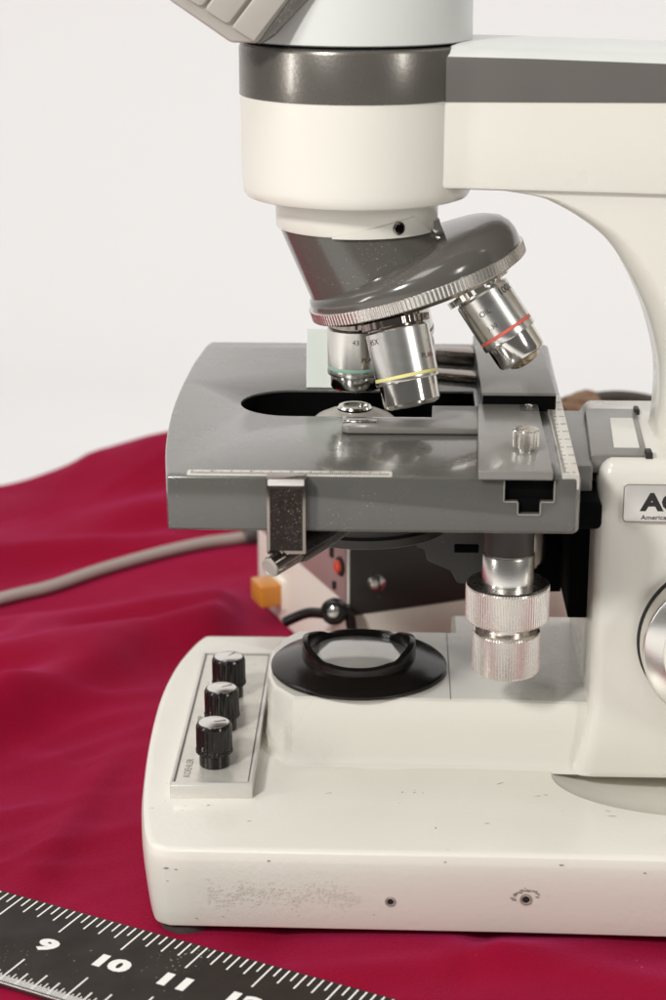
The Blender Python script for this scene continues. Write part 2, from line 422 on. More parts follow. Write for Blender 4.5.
# nameplate
b = BM(); prism(b, rrect(94.6, 140, 134.6, 148.6, 1.6), 'y', -46.1, -44.5, .35, 2)
npl = obj('nameplate', b, 'plate', S)
b = BM()
outer = rrect(94.6, 140, 134.6, 148.6, 1.6); inn = inset(outer, .35)
t = BM(); n = len(outer)
vo = [t.verts.new((p[0], -46.13, p[1])) for p in outer]; vi = [t.verts.new((p[0], -46.13, p[1])) for p in inn]
for i in range(n): t.faces.new((vo[i], vo[(i + 1) % n], vi[(i + 1) % n], vi[i]))
merge(b, t); obj('border', b, 'inkgrey', npl)
b = BM()
text(b, 'AO', 8.6, lambda u, v: (101.2 + u, -46.2, 139.2 + v), sx=1.2, fat=.42)
obj('lettering', b, 'ink', npl); b = BM()
text(b, 'American Optical', 2.3, lambda u, v: (101 + u, -46.2, 135.7 + v), sx=1.15, fat=.03)
obj('lettering', b, 'ink', npl)
b = BM(); lathe(b, [(1.7, 0), (.1, .01)], 24, frame((111.6, -46.24, 142.3), (0, -1, 0))); obj('red_dot', b, 'red', npl)

# ---- coarse focus knob on the column
mt = frame((130.5, -45, 92), (0, -1, 0))
b = BM(); lathe(b, [(20, -1), (20, 4), (27.6, 4.2), (28.4, 5), (28.4, 14), (28.0, 15), (27.4, 15.5), (21.5, 17.6)], 128, mt, cap=False)
fk = obj('focus_knob', b, 'satin', S, sharp=25)
b = BM(); lathe(b, [(21.6, 17.3), (20.6, 18.6), (20.4, 22), (19.2, 24), (15, 25), (3, 25.3)], 96, mt); obj('dial', b, 'cream_clean', fk)
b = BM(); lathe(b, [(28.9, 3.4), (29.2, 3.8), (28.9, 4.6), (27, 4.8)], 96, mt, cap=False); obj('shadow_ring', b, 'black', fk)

# ---- arm: horizontal beam with grey stripe, curved neck
def arm_ring(x, hw, zs, rnd):
    zb, zt = zs
    return [(x, y, z) for y, z in ((-hw, zb + rnd), (-hw + rnd * .3, zb + rnd * .3), (-hw + rnd, zb), (hw - rnd, zb), (hw - rnd * .3, zb + rnd * .3), (hw, zb + rnd), (hw, zt), (hw - 1, zt), (-hw + 1, zt), (-hw, zt))]
b = BM()
loft(b, [arm_ring(x, hw, z, 1.6) for x, hw, z in ((10, 25.0, (248.5, 278)), (29, 28, (248.3, 278)), (60, 28.2, (247.6, 278)), (110, 28.5, (246.5, 278)), (200, 29, (246, 278)))])
arm = obj('arm', b, 'cream_clean', S, sharp=40)
def stripe_ring(x, hw, zt):
    pr = [(-hw - .25, 277.9), (-hw - .25, zt - 1), (-hw, zt)]
    pr += [(-hw + 1.6, zt + 2.0), (-hw + 4.5, zt + 3.4), (-hw + 9, zt + 4.2), (0, zt + 4.6)]
    full = pr + [(-y, z) for y, z in pr[:-1][::-1]]
    return [(x, y, z) for y, z in full]
b = BM(); 
loft(b, [[p for p in stripe_ring(x, hw, zt)][0:3] + [p for p in stripe_ring(x, hw, zt)][-3:] for x, hw, zt in ((24, 26.5, 293.2), (29, 28, 293), (60, 28.2, 292.3), (110, 28.5, 290.6), (200, 29, 288))])
obj('stripe', b, 'stripe', arm, sharp=20)
b = BM(); 
loft(b, [stripe_ring(x, hw - .3, zt)[2:-2] for x, hw, zt in ((24, 26.5, 293.2), (29, 28, 293), (60, 28.2, 292.3), (110, 28.5, 290.6), (200, 29, 288))])
obj('top_cover', b, 'topgrey', arm, sharp=60)
# neck: inner profile curve extruded across with big round edges
inner = [(48, 247.6), (62, 245.2), (69, 242.6), (78.5, 237.2), (88, 229.5), (96, 218), (103.2, 204), (107.6, 191), (109.8, 180), (110.2, 168), (109.6, 158), (108.5, 154)]
cur = [(p.x, p.z) for p in spline([(a, 0, c) for a, c in inner], 5)]
rings = []
prof = [(0, 24.5)] 
for (px_, pz) in cur:
    # cross-section at this height: from inner edge (px_) to x=175, rounded toward the inner edge
    k = min(1, max(0, (245 - pz) / 60))
    r = 6 + 10 * k; hw = 25.5 - 1.0 * k
    nx, nz = (0, 1)
    ring = []
    for j in range(9):
        a = R(90 * j / 8); ring.append((px_ + r * (1 - math.cos(R(90) - a)) if False else px_ + r - r * math.cos(R(90) - a) , -hw + r - r * math.cos(a) if False else -hw + r * (1 - math.sin(R(90) - a)) , pz))
    ring = []
    for j in range(9):
        a = R(90 * j / 8)      # from front face round to the inner edge
        ring.append((px_ + r * (1 - math.sin(a)), -hw + r * (1 - math.cos(a)), pz))
    back = [(x, -y, z) for x, y, z in ring[::-1]]
    rings.append([(176, -hw, pz)] + ring + back + [(176, hw, pz)])
b = BM(); loft(b, rings)
obj('neck', b, 'cream_clean', arm, sharp=40)

# ---- head cylinder
b = BM(); lathe(b, [(30, 242.2), (38.2, 242.3), (39.6, 242.8), (40.5, 244.2), (40.9, 247), (41.2, 252), (41.3, 278.2)], 128)
hd = obj('head', b, 'cream_clean', S)
b = BM(); lathe(b, [(41.4, 278), (41.65, 278.2), (41.6, 294.2), (41.2, 295.2), (40.2, 295.9), (38, 296.1)], 128); obj('stripe', b, 'stripe', hd)
M['stripe_gloss'] = mat('grey_metallic_band', (.16, .148, .13), .27, metal=.55, var=.06, bump=.10, bscale=800, coat=.2)
hd.children[0].data.materials[0] = M['stripe_gloss']
# ---- viewing head above the seam
b = BM(); lathe(b, [(39.4, 296.0), (39.4, 296.9), (40.3, 297.2), (40.2, 312), (39.5, 330), (38, 345)], 128)
vb = obj('viewing_body', b, 'topgrey', S)
b = BM(); lathe(b, [(39.9, 296.05), (39.9, 296.75)], 128); obj('seam_ring', b, 'blackmatte', vb)
# ribbed prism block leaning up and away to the left
ax = Vector((-33.0, 0, 297.8)); up = Vector((.74, 0, .67)); out = Vector((-.80, 0, .545)).normalized()
blk = [(-41.2, 298.2), (-33, 298.0), (-30.8, 298.7), (-27, 301.8), (-17.6, 311.2), (-2, 327), (-40, 352), (-110, 345)]
b = BM(); prism(b, blk, 'y', -39.5, 39.5, 1.0, 3)
eb = obj('eyepiece_block', b, 'ribgrey', S, sharp=40)
b = BM()
p0 = Vector((-39.9, 298.3)); d1 = Vector((-.845, .535)); d2 = Vector((.62, .785)); nn_ = Vector((.535, .845))
for i in range(5):
    a = p0 + d1 * (4.6 + i * 10.3) + nn_ * 3.6
    pts_ = [a + d2 * 1.2, a + d1 * 1.0, a + d1 * 8.4, a + d1 * 9.4 + d2 * 1.2, a + d1 * 9.4 + d2 * 60, a + d2 * 60]
    b = BM(); prism(b, ccw([tuple(q) for q in pts_]), 'y', -41.2, -39.3, .7, 3)
    obj('rib', b, 'ribgrey', eb, sharp=50)
b = BM(); prism(b, ccw([tuple(q) for q in (p0 + nn_ * 3.6 - d1 * 5.5, p0 + nn_ * 3.6 + d1 * 3.4, p0 + nn_ * 3.6 + d1 * 3.4 + d2 * 50, p0 + nn_ * 3.6 - d1 * 5.5 + d2 * 50)]), 'y', -41.2, -39.3, .7, 3)
obj('rib', b, 'ribgrey', eb, sharp=50)
b = BM(); prism(b, [(-32.5, 297.6), (-29.8, 298.3), (-26, 301), (-16.5, 310.7), (0, 327), (-7, 329), (-21, 313), (-29.5, 302)], 'y', -40.2, 40.2, .8, 2)
obj('edge_trim', b, 'housing', eb, sharp=50)

# ---- nosepiece collar with set screw
b = BM(); lathe(b, [(27, 231.3), (28.8, 231.3), (29.1, 231.9), (29.3, 240), (29.3, 243)], 96); nc = obj('nosepiece_collar', b, 'cream_clean', S)
def on_collar(x, z, r=29.75): 
    y = -math.sqrt(max(0, r * r - x * x)); return (x, y, z)
b = BM(); t = BM()
poly = []
bot = [(-8 + 34.6 * k / 10, 231.0) for k in range(11)]
top = [(-8 + 28.5 * k / 10, 231.6 + 6.2 * k / 10) for k in range(11)]
vb0 = [t.verts.new(on_collar(*p)) for p in bot]; vt0 = [t.verts.new(on_collar(*p)) for p in top]
vb1 = [t.verts.new(on_collar(p[0], p[1], 28.5) if p[0] < 28.4 else on_collar(p[0], p[1])) for p in bot]; vt1 = [t.verts.new(on_collar(p[0], p[1], 28.5)) for p in top]
for i in range(10):
    t.faces.new((vb0[i], vb0[i + 1], vt0[i + 1], vt0[i])); t.faces.new((vt0[i], vt0[i + 1], vt1[i + 1], vt1[i])); t.faces.new((vb0[i], vb1[i], vb1[i + 1], vb0[i + 1]))
t.faces.new((vb0[10], vb1[10], vt1[10], vt0[10]))
merge(b, t); obj('wedge', b, 'cream_clean', nc, sharp=30)
mt = frame((15.2, -25.7, 234.4), (.5, -.86, 0))
b = BM(); lathe(b, [(2.3, -1), (2.3, .25), (1.8, .35), (1.5, -.2), (.2, -.3)], 32, mt); sw = obj('set_screw', b, 'darkchrome', nc)
b = BM(); lathe(b, [(1.55, 0), (1.55, .37), (.2, .38)], 6, mt); obj('socket', b, 'blackmatte', nc)

# ---- tilted turret
TA = R(18.8)
TC = Vector((21.2, 0, 213.8)); TN = Vector((-math.sin(TA), 0, math.cos(TA))); TU = Vector((math.cos(TA), 0, math.sin(TA))); TV = Vector((0, 1, 0))
tf = frame(TC, TN, TU)
b = BM()
n = 96; rings = []
for k in range(15):
    s = k / 14.0
    e = s * s * (3 - 2 * s)
    ring = []
    for i in range(n):
        a = 2 * math.pi * i / n
        A = Vector((27.9 * math.cos(a) - .3, 27.9 * math.sin(a), 231.7))
        rB = 30.6; cB = TC - TU * 7.8 + TN * .6
        B = cB + TU * (rB * math.cos(a)) + TV * (rB * math.sin(a))
        P = A.lerp(B, s)
        # pinch slightly in the middle so the casting flows out into the disc on the right
        w = math.sin(math.pi * s) * 2.4 * max(0, math.cos(a * .5)) ** 2
        P += Vector((-math.cos(a), -math.sin(a), 0)) * w
        ring.append(tuple(P))
    rings.append(ring)
loft(b, rings)
nh = obj('nosepiece_housing', b, 'housing', S, sharp=60)
b = BM(); lathe(b, [(39.6, -.2), (39.7, 2.0), (39.3, 4.6), (38.1, 7.4), (35.9, 9.9), (32.5, 11.7), (27, 12.9), (18, 13.8), (8, 14.2), (.5, 14.3)], 128, tf)
inv = tf.inverted()
for v in b.verts:
    q = inv @ v.co; rr_ = math.hypot(q.x, q.y)
    if q.z > 2: q.z = 2 + (q.z - 2) * (.68 + .32 * q.x / 39.7)
    v.co = tf @ q
obj('turret_cover', b, 'housing', nh, sharp=60)
b = BM(); lathe(b, [(38.5, .1), (40.2, 0), (40.7, -.3, .2), (40.7, -4.1, .2), (40.2, -4.5), (39, -4.6)], 640, tf, cap=False)
tr = obj('turret_ring', b, 'knurl', S, sharp=20)
b = BM(); lathe(b, [(39.2, -4.4), (37, -4.7), (36, -6.4), (10, -7.2), (.5, -7.2)], 96, tf, cap=False); obj('turret_plate', b, 'darkchrome', tr)
b = BM(); box(b, -2.2, 2.2, -1.2, 1.2, -6, 2.5, .5, 2, Matrix.Translation((28.2, -8.5, 232.4)) @ Matrix.Rotation(R(-20), 4, 'Y')); obj('stop_spring', b, 'chrome', nh)

# ---- objectives
def objective(az, Rr, div, scale, L, band, texts, bandmat, k=1.0, label=None, dome=False, tilt_adj=0):
    az = R(az); dv = R(div)
    rad = TU * math.cos(az) + TV * math.sin(az)
    d = (-TN) * math.cos(dv) + rad * math.sin(dv)
    org = TC + rad * Rr - TN * 5.0
    side = Vector((0, -1, 0)); side = (side - d * side.dot(d)).normalized()
    mt = frame(org, d, side)      # local x faces the camera, local z runs down the barrel
    r = scale; fl_ = 1.14 if dome else 1.03; e = L - 9.5 * k    # end of the body
    b = BM(); lathe(b, [(r * .80, -2), (r * .80, 1.6), (r * .9, 1.8), (r * .9, 2.8), (r * .80, 3.0), (r * .80, 3.6), (r * fl_, 3.9, .3), (r * fl_, 6.2, .3), (r * .86, 6.5), (r * .86, 7.2)], 96, mt, cap=False)
    o1 = obj('objective', b, 'darkchrome' if not dome else 'chrome', S, sharp=25)
    if label: o1['label'] = label
    zb = band
    b = BM(); lathe(b, [(r * .86, 7.0), (r * .93, 7.3), (r * .955, 7.8), (r * .955, zb - .1), (r * .93, zb), (r * .93, zb + 1.1), (r * .965, zb + 1.2), (r * .965, e - .6), (r * .955, e - .2), (r * .90, e)], 96, mt, cap=False)
    obj('barrel', b, 'satin', o1, sharp=25)
    b = BM(); lathe(b, [(r * .945, zb - .02), (r * .955, zb + .15), (r * .955, zb + .95), (r * .945, zb + 1.12)], 96, mt, cap=False); obj('colour_band', b, bandmat, o1)
    b = BM(); lathe(b, [(r * .87, e - .3), (r * .87, e + .4), (r * .86, L - 1.6), (r * .82, L - .7), (r * .66, L), (r * .60, L), (r * .55, L - .5), (r * .5, L - .5)], 96, mt, cap=False)
    obj('tip', b, 'chrome', o1, sharp=25)
    b = BM()
    if dome: lathe(b, [(r * .60, L - .4), (r * .52, L + .9), (r * .38, L + 1.9), (r * .2, L + 2.3), (.2, L + 2.4)], 64, mt)
    else: lathe(b, [(r * .55, L - .6), (r * .3, L + .2), (.2, L + .4)], 64, mt)
    obj('front_lens', b, 'brass' if dome else 'lens', o1)
    b = BM()
    for s, size, ang, z in texts:
        rr = r * .955 + .05
        def fn(u, v, ang=ang, z=z, rr=rr):
            a = R(ang) - u / rr
            return tuple(mt @ Vector((rr * math.cos(a), rr * math.sin(a), z - v)))
        # local +y (x cross) points to the right of the camera when looking down the barrel
        text(b, s, size, fn, sx=1.0)
    obj('engraving', b, 'ink', o1)
    return o1
objective(180, 24.4, 18.2, 11.0, 30.6, 21.3, [('43', 2.6, 6, 12), ('PLAN', 2.5, -12, 18.6)], 'green', k=.62, label='straight objective with a thin green band')
objective(-113, 26, 15, 11.8, 35.2, 23.6, [('45X', 2.9, 62, 11.5), ('PLAN', 2.6, -38, 19.4)], 'yellow', k=.95, label='wide front objective with a yellow band')
objective(-33, 22.6, 18.4, 10.8, 35, 22.5, [('OIL', 2.9, 24, 14.5), ('100X', 3.6, -34, 11.5), ('1.30', 2.4, 26, 20)], 'red', k=.92, dome=True, label='tilted oil objective with a red band')
objective(110, 26, 17.5, 10.6, 30, 20.5, [('10X', 2.6, 60, 14)], 'inkgrey', k=.7)

# ================================================================== STAGE
sl = spline([(-60.6, -88, 0), (-64.2, -58, 0), (-66.9, -22, 0), (-68.0, 14, 0), (-67.4, 60, 0), (-66, 85, 0), (-65, 99, 0)], 6)
sout = [(-59.8, -91.3)] + [(p.x, p.y) for p in sl] + [(-63.6, 104), (76.5, 104), (78.3, 102), (75.2, -88), (73.5, -91.3)]
sout = sout[::-1]
sout = ccw(sout)
b = BM(); layers(b, sout, [(1.0, 144.9), (.25, 145.3), (0, 146), (0, 162.9), (.3, 163.6), (1.1, 164)])
slot = BM()
cy, rr = 3.5, 19
pts = [(44, cy - rr), (44, cy + rr)] + [(-24 + rr * math.cos(R(a)), cy + rr * math.sin(R(a))) for a in range(90, 271, 9)]
prism(slot, ccw(pts), 'z', 140, 170)
n1 = BM(); box(n1, 50.4, 66.4, -100, 90, 156.0, 170)
n2 = BM(); box(n2, 55.0, 62.0, -101, 90.5, 151.8, 160)
b = apply_mods(b, [slot, n1, n2], bevel=.35, seg=2, angle=50)
st = obj('stage', b, 'stage', S, sharp=35)
b = BM(); box(b, 55.2, 61.8, -89.5, 88, 152.2, 157); box(b, 50.6, 66.2, -89, 80, 156.2, 163.6); obj('channel_fill', b, 'blackmatte', st)  # matte black blocks filling the cut channel
# slot interior: shade of the well painted in as matte black walls and floor
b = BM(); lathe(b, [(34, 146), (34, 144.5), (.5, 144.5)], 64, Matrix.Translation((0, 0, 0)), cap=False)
obj('slot_shade_floor', b, 'blackmatte', st)
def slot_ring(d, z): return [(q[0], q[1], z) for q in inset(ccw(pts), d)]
b = BM(); loft(b, [slot_ring(-.2, 145), slot_ring(.25, 145.2), slot_ring(.25, 163.2), slot_ring(-.2, 163.3)], cap=False); obj('slot_shade_wall', b, 'blackmatte', st)
# thin engraved scale along the front edge of the stage
b = BM(); box(b, -53.5, 13.7, -90.9, -86.2, 163.8, 164.5, .2, 2); fs = obj('front_scale', b, 'scale', st)
b = BM()
for i in range(100):
    x = -52 + i * .65; l = 3.6 if i % 10 == 0 else (2.9 if i % 5 == 0 else 2.1)
    box(b, x - .15, x + .15, -90.75, -90.75 + l, 164.48, 164.56)
for k in range(5): text(b, str(60 - k * 10) if k else '60', 1.5, lambda u, v, k=k: (-46 + k * 13 + u, -88.0 + v, 164.54))
obj('scale_tick', b, 'ink', st)
# right scale block along the stage edge
b = BM(); prism(b, [(69.0, -90.6), (74.6, -90.6), (76.4, 14), (70.5, 14)], 'z', 160, 165.3, .35, 2)
def strip(pts, w, y, name, m, par):
    b = BM()
    for (xa, za), (xb, zb_) in zip(pts, pts[1:]):
        x0, x1 = min(xa, xb) - w, max(xa, xb) + w; z0, z1 = min(za, zb_) - w, max(za, zb_) + w
        box(b, x0, x1, y, y + .5, z0, z1)
    return obj(name, b, m, par)
strip([(50.2, 163), (50.2, 156), (54.8, 156), (54.8, 151.6), (62.2, 151.6), (62.2, 156), (66.6, 156), (66.6, 163)], .13, -91.55, 'worn_edge', 'ribgrey', st)
rs = obj('right_scale', b, 'scale', st)
b = BM()
for i in range(100):
    y = -88.5 + i * 1.0; x = 69.4 + (y + 90) * .0145; l = 2.2 if i % 10 == 0 else (1.6 if i % 5 == 0 else 1.0)
    box(b, x, x + l, y - .17, y + .17, 165.25, 165.36)
for k in range(10): text(b, str(k * 10), 2.1, lambda u, v, k=k: (72.4 + (k * 10) * .0145 + v * 0 + u, -88.8 + k * 10 + v, 165.34))
obj('scale_mark', b, 'ink', st)

# mechanical stage: rear plate, front plate, specimen holder
b = BM(); box(b, 46.2, 73.2, -7.5, 88, 163.7, 171.2, .5, 3); ms = obj('rear_slide_plate', b, 'stage2', S)
b = BM(); box(b, 46.4, 73.0, -8.1, -7.6, 164.5, 170.2); obj('front_lip', b, 'blackmatte', ms)
b = BM(); box(b, 60.2, 66.5, -17.5, -9.6, 166.9, 167.75, .2, 2); 
b2_ = BM(); prism(b2_, [(41.6, -94.2), (65.8, -94.2), (66.6, -8.2), (44.6, -8.2)], 'z', 164.2, 167.2, .45, 3)
fpm = obj('front_slide_plate', b2_, 'stage2', S)
b.free()
b = BM(); box(b, 59.8, 66.0, -17.6, -10.0, 167.05, 167.35); obj('clip_recess', b, 'dark', fpm)
b = BM(); lathe(b, [(1.5, 167.2), (1.5, 168.1), (1.1, 168.5), (.2, 168.6)], 24, Matrix.Translation((63, -13, 0))); obj('rivet', b, 'chrome', fpm)
mt = Matrix.Translation((58.4, -68.5, 0))
b = BM(); lathe(b, [(3.2, 167), (3.2, 168.2), (4.4, 168.5, .35), (4.5, 174.0, .35), (4.2, 174.5), (3.8, 174.7), (.4, 174.7)], 80, mt)
obj('thumb_screw', b, 'knurl', fpm, sharp=20)
# specimen holder: front bar and spring jaw
b = BM()
prism(b, ccw([(44.6, -8.4), (28, -8.4), (27.5, -26.0), (-4.4, -26.6), (-4.4, -38.0), (-2, -39.8), (43.6, -39.8)]), 'z', 164.3, 166.5, .4, 2)
hb = obj('specimen_holder', b, 'stage2', S)
b = BM(); box(b, -4.0, 8, -35, -31, 166.4, 167.2, .3, 2); obj('spring', b, 'chrome', hb)
b = BM(); prism(b, ccw([(28, 39), (46, 33), (46, 44), (36, 47), (30, 50)]), 'z', 164.6, 167.6, .5, 2); prism(b, ccw([(30, 66), (46, 62), (46, 74), (33, 78)]), 'z', 164.6, 170, .6, 2)
obj('rear_jaw', b, 'darkchrome', hb)

# condenser seen through the slot
CT = Matrix.Translation((-.5, -2, 0))
b = BM(); lathe(b, [(19, 146), (18.6, 155), (16.5, 158.2), (13.8, 160.6), (10, 162.3), (7.4, 163.2), (6.2, 163.3)], 96, CT, cap=False)
cd = obj('condenser', b, 'ribgrey', S)
b = BM(); lathe(b, [(6.6, 162.8), (6.5, 164.0), (5.9, 164.7), (4.6, 164.8), (4.0, 164.2), (3.8, 163.2)], 64, CT, cap=False); obj('chrome_rim', b, 'chrome', cd)
b = BM(); lathe(b, [(4.0, 163.4), (3, 163.7), (.3, 163.9)], 48, CT); obj('top_lens', b, 'lens', cd)
b = BM(); lathe(b, [(31, 145.2), (31, 122), (33, 121.4), (33, 118.4), (32, 117.8), (12, 117.5)], 96, Matrix.Translation((3, 2, 0)), cap=False)
lathe(b, [(12, 118), (0.5, 118)], 96, Matrix.Translation((3, 2, 0)), cap=False)
obj('condenser_carrier', b, 'dark', cd)
# bracket beside the condenser
b = BM(); prism(b, [(23, 146), (23, 112.5), (26, 112), (26.8, 107.5), (36, 103.5), (38.5, 98.5), (62, 98.5), (62, 146)], 'y', -12, 20, .8, 2)
br = obj('condenser_bracket', b, 'dark', S)
b = BM(); box(b, 37, 46, -12.4, -10, 111, 114.2, .2, 1); obj('slot', b, 'blackmatte', br)
b = BM(); lathe(b, [(9, 0), (10, .6, .2), (10, 5, .2), (9, 5.5)], 96, frame((62, -6, 113), (.1, -1, 0))); obj('disc_knob', b, 'darkchrome', br)
# dovetail on the column
b = BM(); box(b, 79, 86.5, -22, 28, 89.3, 146, .5, 2); box(b, 66, 80, 20, 34, 84, 146, .5, 2); obj('dovetail_slide', b, 'blackmatte', S)

# stage drive knobs on a vertical shaft
mt = Matrix.Translation((55.2, -45, 0))
b = BM(); lathe(b, [(8.7, 146), (8.7, 123), (8.2, 122.6)], 64, mt, cap=False); lathe(b, [(3, 122.5), (9, 122.6), (9.25, 122.2), (9.3, 109), (9.3, 107)], 64, mt, cap=False)
sk = obj('stage_shaft', b, 'satin', S)
b = BM(); lathe(b, [(8.9, 146), (8.9, 123.4), (8.6, 122.9)], 64, mt, cap=False); obj('shaft_sleeve', b, 'dark', sk)
b = BM(); lathe(b, [(9, 111.6), (14.0, 111.6), (14.7, 111.1), (15, 110.4, .34), (15, 98.6, .34), (14.6, 97.9), (13, 97.4), (9.2, 97.2), (9.0, 92)], 360, mt, cap=False)
k1 = obj('stage_knob', b, 'knurl', S, sharp=20); k1['label'] = 'wider upper knurled stage knob'
b = BM(); lathe(b, [(9, 94.0), (11.2, 93.8), (11.9, 93.3), (12.2, 92.7, .34), (12.2, 78.8, .34), (11.8, 78.1), (10.5, 77.8), (.5, 77.8)], 300, mt, cap=False)
lathe(b, [(8.6, 98), (8.6, 90)], 64, mt, cap=False)
k2 = obj('stage_knob', b, 'knurl', S, sharp=20); k2['label'] = 'narrower lower knurled stage knob'

# mount between stage and column
b = BM(); prism(b, ccw([(76.0, -46), (83.5, -46), (87.5, 30), (77.5, 30)]), 'z', 142, 155, .8, 3); mb = obj('stage_mount', b, 'stage2', S)
b = BM(); prism(b, ccw([(83.4, -38), (103.4, -38), (106.5, 26), (87.2, 26)]), 'z', 150, 156.9, .6, 3); obj('mount_plate', b, 'stage2', mb)
b = BM(); prism(b, ccw([(92.5, -29), (101.5, -29), (103.6, 11), (95.2, 11)]), 'z', 156.8, 157.2); obj('label_plate', b, 'label', mb)
for q in ((102.6, 105, -40, -34, 154, 158.4), (105.5, 107.4, 20, 26, 155, 158.2)):
    b = BM(); box(b, *q, .5, 2); obj('screw_head', b, 'ink', mb)
b = BM(); box(b, 74.8, 86, -60, -30, 136, 146, 2, 3)
obj('drive_gear', b, 'blackmatte', mb)

# clip at the stage front with knurled screw
b = BM(); box(b, -27.1, -14.2, -97.0, -90, 138.8, 164.9, .5, 2); cl = obj('stage_clip', b, 'darkchrome', S)
b = BM(); box(b, -26.6, -14.7, -97.3, -92, 162.4, 164.6, .3, 2); obj('clip_top', b, 'plate', cl)
b = BM(); box(b, -26.0, -15.3, -97.25, -96.6, 140.2, 161.8, .2, 1); obj('clip_face', b, 'clipmirror', cl)
dirk = Vector((.62, .76, .18)).normalized()
mt = frame(Vector((-26.0, -100, 135.3)), dirk)
b = BM(); lathe(b, [(2.9, 0), (3.4, .4), (3.5, .8, .4), (3.7, 13, .4), (3.4, 13.6)], 96, mt); k = obj('clip_screw', b, 'darkchrome', cl, sharp=20)
b = BM(); lathe(b, [(3.3, .3), (3.2, -.2), (2.6, -.35), (2.4, -.15), (.3, -.2)], 40, mt); obj('screw_end', b, 'ribgrey', cl)
b = BM(); lathe(b, [(3.9, 13), (4.6, 15), (4.8, 26), (4.0, 44)], 40, mt); obj('screw_shank', b, 'black', cl)

# ================================================================== GLASS SLIDE on the stage
b = BM(); box(b, -19.6, 5.6, -.7, .7, 0, 22.4, .15, 1, Matrix.Translation((0, 25.5, 164.3)) @ Matrix.Rotation(R(-14), 4, 'X'))
gs = obj('glass_plate', b, 'glassgreen', None, origin=(-7, 26, 164)); 
tag(gs, 'pale green glass plate standing upright on the stage behind the green-banded objective', 'glass plate')
# ================================================================== POWER SUPPLY
PO = Vector((-5.8, 119, 0)); da = Vector((-.40, .917, 0)); db = Vector((.917, .40, 0))
pm = Matrix((( -db.x, da.x, 0, PO.x), (-db.y, da.y, 0, PO.y), (0, 0, 1, 0), (0, 0, 0, 1)))  # local x = minus right-face direction, local y = left-face direction
def PB(bm, r0, r1, a0, a1, z0, z1, bev=0, seg=2): return box(bm, -r1, -r0, a0, a1, z0, z1, bev, seg, pm)
PS = thing('power_supply', 'beige and dark grey lamp power supply box behind the microscope base', 'power supply', (PO.x, PO.y, 0))
b = BM(); PB(b, 0, 125, 0, 121, 1, 88, 1.2, 3); cs = obj('casing', b, 'casing', PS)
b = BM(); PB(b, .6, 126, -1.2, .4, 35.5, 88.5, .4); obj('side_cover', b, 'dark', PS)
b = BM(); PB(b, 2, 126, -1.0, -.02, 2, 35.2, .3); obj('side_skirt', b, 'beige', PS)
b = BM(); PB(b, -.8, .3, 1, 120, 41, 86.5, .3); mp = obj('end_panel', b, 'mauve', PS)
b = BM(); lathe(b, [(3.0, 0), (3.0, 2.0), (2.5, 2.8), (.4, 3.0)], 32, frame(PO + da * 6 - db * .8 + Vector((0, 0, 57)), -db)); bt = obj('red_button', b, 'redlamp', mp)
b = BM(); lathe(b, [(4.4, 0), (4.4, 1.2), (3.6, 1.4)], 32, frame(PO + da * 6 - db * .8 + Vector((0, 0, 57)), -db)); PB(b, -2, -.6, 15, 18, 58, 66, .3); obj('bezel', b, 'ink', mp)
b = BM(); PB(b, -2.2, -.6, 12, 14, 44, 47.5, .2); obj('switch_mark', b, 'ink', mp)
b = BM(); PB(b, -12, -.2, 82, 98, 11.5, 22.5, .8, 3); og = obj('orange_plug', b, 'orange', PS)
b = BM(); PB(b, -1.6, .2, 80, 100, 9.5, 24.5, .5, 2); obj('collar', b, 'casing', og)
mt = frame(PO + db * 13 - da * 1.2 + Vector((0, 0, 50)), -da)
b = BM(); lathe(b, [(4.0, 0), (4.2, .8), (3.6, 2.6), (2.2, 3.5), (.3, 3.7)], 32, mt); sc_ = obj('cover_screw', b, 'satin', PS)
b = BM(); box(b, -.35, .35, -4, 4, 3.0, 4.0, 0, 1, mt); obj('screw_slot', b, 'ink', sc_)
# lever with round head at the box foot
KP = PO - db * 10 - da * -8
b = BM(); tube(b, [tuple(PO - db * 24 + da * 16 + Vector((0, 0, 30))), tuple(PO - db * 16 + da * 8 + Vector((0, 0, 36))), tuple(PO - db * 8 - da * 4 + Vector((0, 0, 38.5))), tuple(PO - db * 3 - da * 6 + Vector((0, 0, 41))), tuple(PO - db * 1 - da * 7 + Vector((0, 0, 32))), tuple(PO - da * 8 + Vector((0, 0, 16)))], 2.4)
lv = obj('black_lever', b, 'black', PS)
b = BM(); lathe(b, [(5.2, 0), (6.0, 1), (6.0, 4), (5, 5), (3.4, 5.3)], 40, frame(PO - db * 7 - da * 2.5 + Vector((0, 0, 39.5)), (-.15, -.95, .25))); obj('lever_head', b, 'black', lv)
b = BM(); lathe(b, [(3.2, 4.8), (2.4, 6.4), (.3, 6.9)], 32, frame(PO - db * 7 - da * 2.5 + Vector((0, 0, 39.5)), (-.15, -.95, .25))); obj('lever_pin', b, 'chrome', lv)

# ================================================================== CABLES
b = BM(); CP = [(-330, 90), (-250, 143), (-181.5, 206.8), (-159.6, 225), (-138, 251.5), (-110, 279.5), (-87.6, 296.9), (-69.4, 306)]
tube(b, [(x, y, 8.5) for x, y in CP] + [(-40, 322, 10), (-10, 300, 16), (10, 236, 22)], 3.3, 18)
c1 = obj('grey_cable', b, 'cable', None, origin=(-100, 290, 3)); tag(c1, 'thick grey cable lying across the crimson cloth behind the stage', 'cable')
b = BM(); lathe(b, [(4.8, 0), (5.4, 1), (5.4, 17), (4.2, 20), (3.4, 22)], 28, frame((-67, 307, 9), (.9, .4, .1))); obj('cable_plug', b, 'dark', c1)
b = BM(); tube(b, [(60, 236, 40), (74, 262, 100), (92, 262, 96), (106, 262, 98.5), (128, 258, 102), (150, 256, 98), (172, 256, 84), (190, 255, 60), (210, 250, 4)], 3.1, 16)
